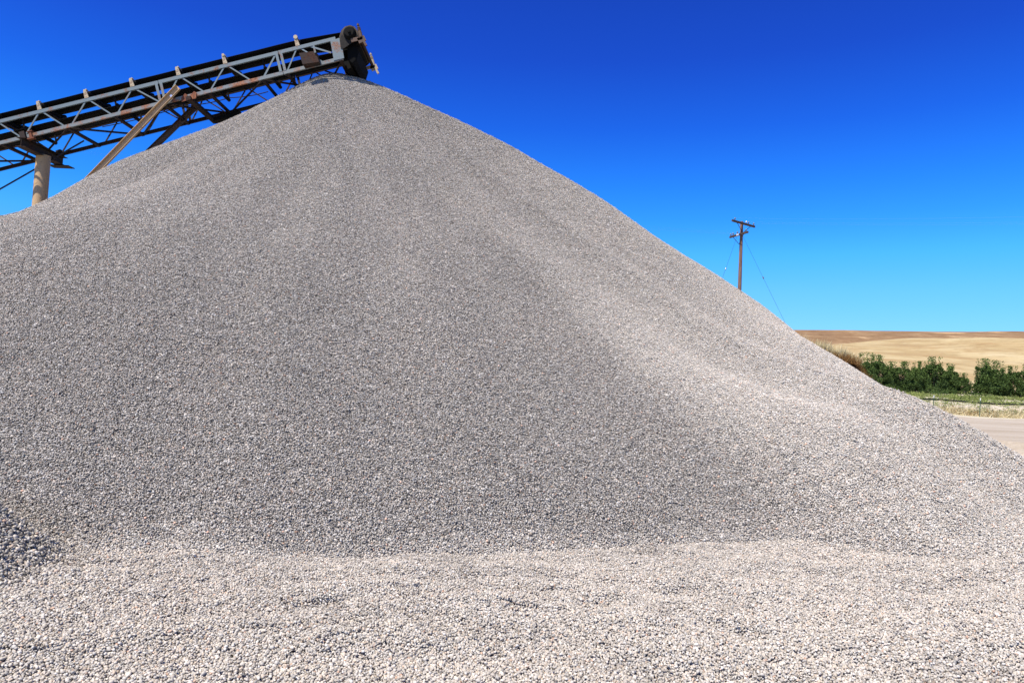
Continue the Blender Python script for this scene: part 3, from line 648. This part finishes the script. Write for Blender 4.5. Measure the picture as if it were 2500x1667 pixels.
# ------------------------------------------------------------------ ground, road, hills
def ground_shader(n, b):
    geo = n.nodes.new('ShaderNodeNewGeometry'); pos = geo.outputs['Position']
    sx = n.nodes.new('ShaderNodeSeparateXYZ'); n.links.new(pos, sx.inputs[0]); Y_ = sx.outputs[1]
    mp = n.nodes.new('ShaderNodeMapping'); mp.inputs['Scale'].default_value = (0.05, 0.35, 1); mp.inputs['Rotation'].default_value = (0, 0, rad(-9)); n.links.new(pos, mp.inputs['Vector'])
    st = noise(n, 1.0, 6, 0.65, mp.outputs[0], 0.4)      # wheel-packed streaks along the road
    fine = noise(n, 6.0, 6, 0.75, pos)
    road = ramp(n, st, [(0.25, (0.25, 0.195, 0.135)), (0.42, (0.40, 0.33, 0.25)), (0.6, (0.50, 0.435, 0.355)), (0.75, (0.42, 0.355, 0.275))])
    road = mix(n, 1.0, road, ramp(n, fine, [(0.3, g(0.82)), (0.7, g(1.12))]), 'MULTIPLY')
    mp2 = n.nodes.new('ShaderNodeMapping'); mp2.inputs['Scale'].default_value = (0.12, 0.5, 1); n.links.new(pos, mp2.inputs['Vector'])
    fn = noise(n, 1.0, 7, 0.7, mp2.outputs[0], 0.3)
    field = ramp(n, fn, [(0.25, (0.20, 0.18, 0.08)), (0.40, (0.36, 0.31, 0.17)), (0.5, (0.50, 0.44, 0.31)), (0.7, (0.62, 0.56, 0.46))])
    v = math_(n, 'ADD', Y_, math_(n, 'MULTIPLY', noise(n, 0.25, 5, 0.6, pos), 3.0))
    c = mix(n, smooth_(n, v, 57.6, 58.4), road, field)
    # pale sandy cut below the pipe
    band = math_(n, 'MULTIPLY', smooth_(n, v, 66, 69), math_(n, 'SUBTRACT', 1.0, smooth_(n, v, 74, 75.5)))
    c = mix(n, math_(n, 'MULTIPLY', band, 0.75), c, (0.62, 0.53, 0.42))
    n.links.new(c, b.inputs['Base Color']); bump(n, b, fine, 0.5, 0.05)
m_ground = mat('dirt_yard_and_fields', (0.4, 0.35, 0.3), 0.95, spec=0.1, build=ground_shader)
ys = np.concatenate([np.linspace(-120, 0, 10), np.linspace(2, 40, 30), np.linspace(41, 70, 88), np.linspace(71, 190, 120), np.linspace(210, 2600, 12)])
xs = np.concatenate([np.linspace(-1500, -60, 12), np.linspace(-50, 120, 240), np.linspace(130, 1500, 14)])
X, Y = np.meshgrid(xs, ys, indexing='ij')
Z = yard_z(X, Y) - 0.15 + 0.03 * vnoise(X, Y, 4.0) + 0.30 * bumpf(Y + 1.5 * vnoise(X, Y * 0, 9.0, 7), 57.4, 0.9) * (0.6 + vnoise(X, Y * 0, 3.0)) * (X > -40)
Z = Z + np.clip((Y - 60) / 10, 0, 1) * (0.35 * vnoise(X, Y * 2.0, 6.0, 2)) * (Y < 200)
Z = Z + 0.25 * bumpf(Y, 88 + 2 * vnoise(X, Y * 0, 12), 1.2)
inside = (np.abs(X - 0) < 22) & (Y > -8) & (Y < 33)
Z = np.where(inside, Z - 0.55, Z)
V = np.stack([X, Y, Z], -1).reshape(-1, 3); idx = np.arange(X.size).reshape(X.shape)
Fq = np.stack([idx[:-1, :-1], idx[1:, :-1], idx[1:, 1:], idx[:-1, 1:]], -1).reshape(-1, 4)
tag(np_mesh('ground', V, Fq, m_ground), kind='structure')
def terr(x, y): # ground height for planting
    return float(yard_z(x, y)) - 0.15 + 0.35 * float(vnoise(x, y * 2.0, 6.0, 2)) * min(1, max(0, (y - 60) / 10))

def hill(name, y0, y1, yb, crest, col, x0=-300, x1=1000):
    xs = np.linspace(x0, x1, 220); ys = np.linspace(y0, yb, 90); X, Y = np.meshgrid(xs, ys, indexing='ij')
    t = np.clip((Y - y0) / (y1 - y0), 0, 3); f = np.where(t < 1, np.sin(np.clip(t, 0, 1) * math.pi / 2) ** 1.15, 1 - 0.25 * (t - 1) ** 2 * 2)
    c = np.interp(X, [q[0] for q in crest], [q[1] for q in crest])
    Z = 2.0 + (c - 2.0) * f + 2.2 * vnoise(X, Y, 60, 3) * np.clip(t * 2, 0, 1) + 0.8 * vnoise(X, Y, 21, 8) * np.clip(t * 2, 0, 1)
    V = np.stack([X, Y, Z], -1).reshape(-1, 3); idx = np.arange(X.size).reshape(X.shape)
    Fq = np.stack([idx[:-1, :-1], idx[1:, :-1], idx[1:, 1:], idx[:-1, 1:]], -1).reshape(-1, 4)
    def sh(n, b):
        geo = n.nodes.new('ShaderNodeNewGeometry'); mp = n.nodes.new('ShaderNodeMapping'); mp.inputs['Scale'].default_value = (0.022, 0.02, 0.11); n.links.new(geo.outputs['Position'], mp.inputs['Vector'])
        a = noise(n, 1.0, 7, 0.62, mp.outputs[0], 0.6); f2 = noise(n, 0.12, 8, 0.8, geo.outputs['Position'])
        cc = ramp(n, a, col); mp3 = n.nodes.new('ShaderNodeMapping'); mp3.inputs['Scale'].default_value = (0.035, 0.03, 0.22); n.links.new(geo.outputs['Position'], mp3.inputs['Vector']); ru = noise(n, 1.0, 6, 0.7, mp3.outputs[0], 0.3); cc = mix(n, smooth_(n, ru, 0.5, 0.66), cc, tuple(q * w for q, w in zip(col[1][1], (0.92, 0.84, 0.80)))); n.links.new(mix(n, 1.0, cc, ramp(n, f2, [(0.35, (0.72, 0.66, 0.6)), (0.5, g(1.0)), (0.7, g(1.12))]), 'MULTIPLY'), b.inputs['Base Color'])
    o = np_mesh(name, V, Fq, mat(name + '_grass', (0.5, 0.4, 0.2), 0.95, spec=0.1, build=sh)); tag(o, kind='structure')
    return lambda x, y: float(np.interp(x, [q[0] for q in crest], [q[1] for q in crest]))
hill('hill', 165, 500, 640, [(-300, 30), (200, 33), (235, 36), (262, 40), (275, 41.5), (368, 43), (600, 44), (1000, 40)],
     [(0.28, (0.33, 0.225, 0.11)), (0.42, (0.42, 0.31, 0.155)), (0.55, (0.49, 0.385, 0.21)), (0.72, (0.55, 0.45, 0.27))])
hill('far_hill', 520, 900, 1150, [(-300, 78), (330, 77.5), (375, 78.5), (450, 80.5), (530, 83.5), (620, 87), (662, 87), (1000, 84)],
     [(0.30, (0.19, 0.115, 0.06)), (0.48, (0.27, 0.17, 0.09)), (0.58, (0.32, 0.21, 0.115)), (0.64, (0.55, 0.38, 0.21)), (0.75, (0.6, 0.43, 0.25))])

# ------------------------------------------------------------------ leaves and trees
def leaf_shader(dark, light, trans=0.25):
    def f(n, b):
        at = n.nodes.new('ShaderNodeAttribute'); at.attribute_name = 'tone'; sep = n.nodes.new('ShaderNodeSeparateColor'); n.links.new(at.outputs['Color'], sep.inputs[0])
        n.links.new(ramp(n, sep.outputs[0], [(0, dark), (1, light)]), b.inputs['Base Color'])
    return f
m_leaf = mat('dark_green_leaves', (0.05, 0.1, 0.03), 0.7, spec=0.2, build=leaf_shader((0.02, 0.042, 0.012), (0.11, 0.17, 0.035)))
m_trunk = mat('bark', (0.14, 0.11, 0.09), 0.95)
m_drygrass = mat('dry_grass', (0.5, 0.4, 0.2), 0.9, spec=0.1, build=leaf_shader((0.40, 0.30, 0.13), (0.82, 0.70, 0.42)))
m_rusgrass = mat('russet_grass', (0.3, 0.15, 0.06), 0.9, spec=0.1, build=leaf_shader((0.15, 0.07, 0.025), (0.36, 0.2, 0.07)))
m_weed = mat('green_weeds', (0.1, 0.15, 0.05), 0.8, spec=0.1, build=leaf_shader((0.07, 0.10, 0.025), (0.30, 0.34, 0.10)))
def leaves(P, size, rg, tone):
    n = len(P); a = rg.normal(0, 1, (n, 3)); a /= np.linalg.norm(a, axis=1, keepdims=True); b = rg.normal(0, 1, (n, 3)); b -= a * (a * b).sum(1, keepdims=True); b /= np.linalg.norm(b, axis=1, keepdims=True)
    s = size * rg.uniform(0.6, 1.3, (n, 1)); v = np.stack([P - a * s, P + b * s * 0.6, P + a * s, P - b * s * 0.6], 1).reshape(-1, 3)
    f = np.arange(4 * n).reshape(-1, 4); t = np.repeat(np.stack([tone, tone, tone, np.ones(n)], -1), 4, axis=0); return v, f, t
def tree_kind(seed, h, wd):
    rg = np.random.default_rng(seed); P = []; T = []
    nl = 62
    for k in range(nl):
        z = h * (0.12 + 0.80 * rg.random()); f = math.sin(min(1, max(0.06, 1.15 - z / h)) ** 0.55 * math.pi / 2); r = wd / 2 * f * math.sqrt(rg.random()); a = rg.random() * 6.283
        c = np.array([r * math.cos(a), r * math.sin(a), z - 0.1 * h]); cs = rg.uniform(0.32, 0.62) * (0.7 if z > 0.75 * h else 1.15); m = 170
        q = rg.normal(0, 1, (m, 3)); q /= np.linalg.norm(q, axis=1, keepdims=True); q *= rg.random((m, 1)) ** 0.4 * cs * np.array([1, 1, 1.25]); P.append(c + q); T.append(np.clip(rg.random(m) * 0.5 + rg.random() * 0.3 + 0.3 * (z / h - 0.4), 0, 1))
    for k in range(7):     # upright shoots breaking the outline
        a = rg.random() * 6.283; r = wd * 0.3 * rg.random(); m = 90; zz = rg.uniform(0.6, 1.1, m) * h
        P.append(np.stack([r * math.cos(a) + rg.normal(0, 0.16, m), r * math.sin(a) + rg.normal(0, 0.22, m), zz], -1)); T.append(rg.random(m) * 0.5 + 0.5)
    P = np.concatenate(P); T = np.concatenate(T); return leaves(P, 0.125, rg, T)
def mk(name, data, m, parent, smooth=False):
    v, f, t = data; return np_mesh(name, v, f, m, parent, smooth=smooth, attrs={'tone': t})
kinds = []
TY = 121.0
def px_to_x(px, py, Y): return at_y(px, py, Y).x
spots = [(2087, .78, .7, 0), (2112, 1.16, .9, 1), (2143, 1.10, 1.0, 2), (2172, .92, .85, 3), (2204, .95, .95, 0), (2229, .80, .85, 1), (2252, .98, .9, 2), (2281, 1.12, 1.0, 3), (2310, .92, .95, 1), (2331, .86, .8, 0), (2350, .66, .6, 2),
         (2402, 1.12, 0.97, 3), (2422, 1.08, 1.0, 1), (2449, .72, .7, 0), (2470, .96, 1.0, 2), (2497, 1.05, 1.0, 3), (2526, 1.0, 1.0, 0), (2556, 1.05, 1.0, 1)]
lab = ['low half hidden tree where the green row meets the gravel slope', 'leafy tree second from the left end of the green row', 'tallest pale-tipped tree near the left end of the green row', 'rounded tree right of the tallest one near the row\'s left end',
       'fifth tree from the left in the dense green row', 'short gap-filling tree, sixth from the left in the row', 'seventh tree from the left with one pointed shoot', 'tall forked tree in the middle of the left stretch of the row', 'ninth tree from the left, dense and flat topped',
       'tenth tree from the left, two before the gap in the row', 'smallest tree, last before the brown gap in the row', 'broad dark tree just right of the brown gap in the row', 'tallest tree of the stretch right of the gap', 'low thin tree behind the right fence post, third after the gap',
       'fourth tree right of the gap, close to the photo\'s right edge', 'tree cut by the right edge of the photo', 'tree just outside the right edge beside the cut one', 'last tree of the row, beyond the right edge']
protos = {}
for (px, hs_, ws_, kd), lb in zip(spots[:17], lab):
    x = px_to_x(px, 950, TY); y = TY + rng.normal(0, 1.0); r = empty('tree', (x, y, terr(x, y)))
    tag(r, lb, 'tree', 'trees in the green row at the foot of the hill')
    if kd not in protos:
        rg = np.random.default_rng(40 + kd); h, wd = 5.3, 3.9
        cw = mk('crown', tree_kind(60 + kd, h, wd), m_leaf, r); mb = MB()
        for k in range(5):
            a = k * 1.257 + kd; mb.tube([(0.05 * math.cos(a), 0.05 * math.sin(a), -0.3), (0.25 * math.cos(a), 0.25 * math.sin(a), 1.2), (0.8 * math.cos(a), 0.8 * math.sin(a), 3.6)], [0.09, 0.06, 0.02], 6)
        tr = mb.build('trunk', m_trunk, None); tr.parent = r; protos[kd] = (cw, tr)
    else:
        for q in protos[kd]:
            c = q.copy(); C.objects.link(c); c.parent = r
    r.scale = (ws_, ws_, hs_ * 0.98); r.rotation_euler.z = rng.random() * 6.28

# ------------------------------------------------------------------ weeds, grass, fence posts, pipe
def blades(P, hgt, rg, tone, wdt=0.02, lean=0.35):
    n = len(P); a = rg.random(n) * 6.283; h = hgt * rg.uniform(0.5, 1.25, n); w = wdt * rg.uniform(0.6, 1.4, n)
    d = np.stack([np.cos(a), np.sin(a), np.zeros(n)], -1) * w[:, None]; tip = np.stack([rg.normal(0, lean, n) * h, rg.normal(0, lean, n) * h, h], -1)
    v = np.stack([P - d, P + d, P + tip + d * 0.15, P + tip - d * 0.15], 1).reshape(-1, 3); f = np.arange(4 * n).reshape(-1, 4)
    t = np.repeat(np.stack([tone, tone, tone, np.ones(n)], -1), 4, axis=0); return v, f, t
def strip(name, label, m, n, yc, ysd, hgt, thr, off, wdt, xr=(18, 105)):
    rg = np.random.default_rng(int(off * 10) + 5); X = rg.uniform(*xr, n); Y = yc + rg.uniform(-1, 1, n) * ysd
    # clump the stems
    d = vnoise(X, Y * 1.4, 1.7, off) + 0.6 * vnoise(X, Y, 0.6, off + 3); k = d > thr; X, Y, d = X[k], Y[k], d[k]
    Z = yard_z(X, Y) - 0.15 + 0.35 * vnoise(X, Y * 2.0, 6.0, 2) * np.clip((Y - 60) / 10, 0, 1) - 0.03
    hh = hgt * np.clip(0.45 + (d - thr) * 1.6, 0.3, 1.4)
    o = mk(name, blades(np.stack([X, Y, Z], -1), hh, rg, np.clip(rg.random(len(X)), 0, 1), wdt), m, None); tag(o, label, name.replace('_', ' '), kind='stuff')
def clumps(name, label, m, n, y0, y1, rr_, hh_, seed, xr, per=70, leaf=0.05, thr=-0.05):
    """low scrub: irregular leafy cushions of many sizes"""
    rg = np.random.default_rng(seed); P = []; T = []
    for _ in range(n):
        x = rg.uniform(*xr); y = rg.uniform(y0, y1)
        if float(vnoise(x, y * 1.6, 5.0, seed)) + 0.5 * float(vnoise(x, y, 1.3, seed + 2)) < thr: continue
        k = rg.lognormal(0, 0.45); r = rr_ * k; h = hh_ * rg.lognormal(0, 0.4); c = int(per * max(0.4, k))
        u = rg.normal(0, 0.5, (c, 2)); zz = rg.random(c) ** 0.8 * h * np.exp(-(u ** 2).sum(1) * 0.8)
        z = float(yard_z(x, y)) - 0.15 + 0.35 * float(vnoise(x, y * 2.0, 6.0, 2)) * min(1, max(0, (y - 60) / 10))
        P.append(np.stack([x + u[:, 0] * r, y + u[:, 1] * r, z + zz], -1)); T.append(np.clip(rg.random(c) * 0.6 + rg.random() * 0.5, 0, 1))
    P = np.concatenate(P); T = np.concatenate(T); o = mk(name, leaves(P, leaf, rg, T), m, None); tag(o, label, 'weeds', kind='stuff')
strip('dry_weeds', 'straw coloured grass along the far road edge', m_drygrass, 36000, 60.8, 2.4, 0.42, -0.10, 1.0, 0.03)
clumps('dry_scrub', 'tan dry scrub cushions along the far road edge', m_drygrass, 900, 58.6, 65.5, 0.45, 0.55, 3, (18, 105))
clumps('russet_scrub', 'russet scrub among the straw coloured grass at the road edge', m_rusgrass, 260, 58.8, 63, 0.4, 0.55, 8, (18, 105), thr=0.05)
clumps('olive_scrub', 'olive green scrub along the far road edge', m_weed, 620, 58.8, 66, 0.45, 0.65, 4, (18, 105), thr=-0.02)
clumps('green_scrub', 'yellow green scrub patches on the rise beyond the pipe', m_weed, 3000, 76, 114, 0.8, 0.42, 5, (28, 170), leaf=0.08, thr=-0.02)
clumps('dark_scrub', 'small dark green bushes in front of the tree row', m_leaf, 230, 98, 115, 0.9, 1.1, 6, (40, 175), 110, 0.09, 0.02)
clumps('sand_scrub', 'sparse olive tufts on the pale sandy cut', m_weed, 420, 66, 75, 0.4, 0.35, 7, (24, 120))

m_postgreen = mat('green_post_paint', (0.03, 0.08, 0.05), 0.6); m_white = mat('white_paint', (0.8, 0.8, 0.78), 0.5)
def fence_post(tp, bt, Y, lb):
    a = at_y(*tp, Y); b = at_y(*bt, Y); r = empty('fence_post', b); tag(r, lb, 'fence post', 'steel fence posts at the far road edge')
    d = (a - b).normalized(); a = b + d * 1.55
    mb = MB(); mb.bar(b - d * 0.5, a - d * 0.22, 0.012, 0.06, (1, 0, 0)); mb.bar(b - d * 0.5 - ew * 0.02, a - d * 0.22 - ew * 0.02, 0.04, 0.012, (1, 0, 0))
    for k in range(12): mb.bar(b + d * (0.1 + k * 0.1) - ew * 0.045, b + d * (0.115 + k * 0.1) - ew * 0.045, 0.012, 0.02, (1, 0, 0))
    mb.build('post', m_postgreen, r)
    mb = MB(); mb.bar(a - d * 0.22, a, 0.012, 0.06, (1, 0, 0)); mb.bar(a - d * 0.22 - ew * 0.02, a - ew * 0.02, 0.04, 0.012, (1, 0, 0)); mb.build('white_tip', m_white, r)
fence_post((2393.5, 976), (2391.5, 1017), 57.6, 'green steel post with a white tip, right one, whole down to the road edge')
fence_post((2280, 968), (2278, 1010), 58.0, 'green steel post with a white tip, left one, its foot hidden by the gravel slope')

m_pipe = mat('black_pipe', (0.012, 0.012, 0.012), 0.5)
pts = []
for px in range(2130, 2680, 22):
    yy = 967.5 + (px - 2210) * 0.052; P0 = at_y(px, yy, 75); z = float(yard_z(P0.x, 75)) - 0.15 + 0.35 * float(vnoise(P0.x, 150.0, 6.0, 2)); pts.append((P0.x, 75 + 0.4 * math.sin(px * 0.02), z + 0.18))
mb = MB(); mb.tube(pts, 0.075, 10); tag(mb.build('pipe', m_pipe, None, smooth=True), 'long black irrigation pipe lying along the pale bank beyond the fence posts', 'pipe')

# earth bank with dry grass behind the slope
BY = 30.0
bx = at_y(2064, 880, BY).x
nxx = 90; xs = np.linspace(bx - 14, bx + 0.9, nxx); ys = np.linspace(BY - 1.6, BY + 7, 50); X, Y = np.meshgrid(xs, ys, indexing='ij')
topz = 3.2 + 0.25 * vnoise(X, Y, 1.3) + 0.10 * (bx - X)
edge = np.clip((bx + 0.85 - X + 0.5 * vnoise(X * 0, Y, 0.9)) / 0.6, 0, 1) * np.clip((Y - (BY - 1.5)) / 1.0, 0, 1) * np.clip((BY + 7 - Y) / 2.5, 0, 1)
Z = -0.4 + (topz + 0.4) * edge ** 0.45 + 0.12 * vnoise(X, Y, 0.35, 3)
V = np.stack([X, Y, Z], -1).reshape(-1, 3); idx = np.arange(X.size).reshape(X.shape)
Fq = np.stack([idx[:-1, :-1], idx[1:, :-1], idx[1:, 1:], idx[:-1, 1:]], -1).reshape(-1, 4)
m_earth = mat('dark_cut_earth', (0.1, 0.06, 0.045), 0.95, spec=0.1, build=lambda n, b: n.links.new(ramp(n, noise(n, 3.0, 6, 0.7), [(0.35, (0.03, 0.02, 0.018)), (0.65, (0.16, 0.10, 0.075)), (0.8, (0.3, 0.24, 0.22))]), b.inputs['Base Color']))
tag(np_mesh('earth_bank', V, Fq, m_earth), 'dark earth bank with a steep cut end, seen behind the right slope of the pile', 'earth bank', kind='structure')
rg = np.random.default_rng(77); n = 30000
X = bx + 0.35 - rg.random(n) ** 1.4 * 7; Y = BY - 0.9 + rg.random(n) * 5
X += 0.25 * vnoise(X, Y, 0.5); Z = 3.2 + 0.25 * vnoise(X, Y, 1.3) + 0.10 * (bx - X) - 0.15
hh = 0.6 * np.clip(0.7 + 1.0 * vnoise(X, Y, 0.45, 6), 0.25, 1.4) * np.clip((bx + 0.5 - X) / 0.9, 0.35, 1.0)
tag(mk('dry_grass', blades(np.stack([X, Y, Z], -1), hh, rg, rg.random(n), 0.012, 0.25), m_drygrass, None), 'tall straw coloured grass on top of the earth bank', 'grass', kind='stuff')
n = 7000; X = bx + 0.75 - rg.random(n) * 2.6; Y = BY - 1.2 + rg.random(n) * 2.2; Z = 3.05 + 0.25 * vnoise(X, Y, 1.3) + 0.10 * (bx - X) - 0.15 - np.clip(X - bx, 0, 1) * 1.6
tag(mk('russet_grass', blades(np.stack([X, Y, Z], -1), 0.36, rg, rg.random(n), 0.009, 0.35), m_rusgrass, None), 'short russet grass hanging over the cut end of the bank', 'grass', kind='stuff')
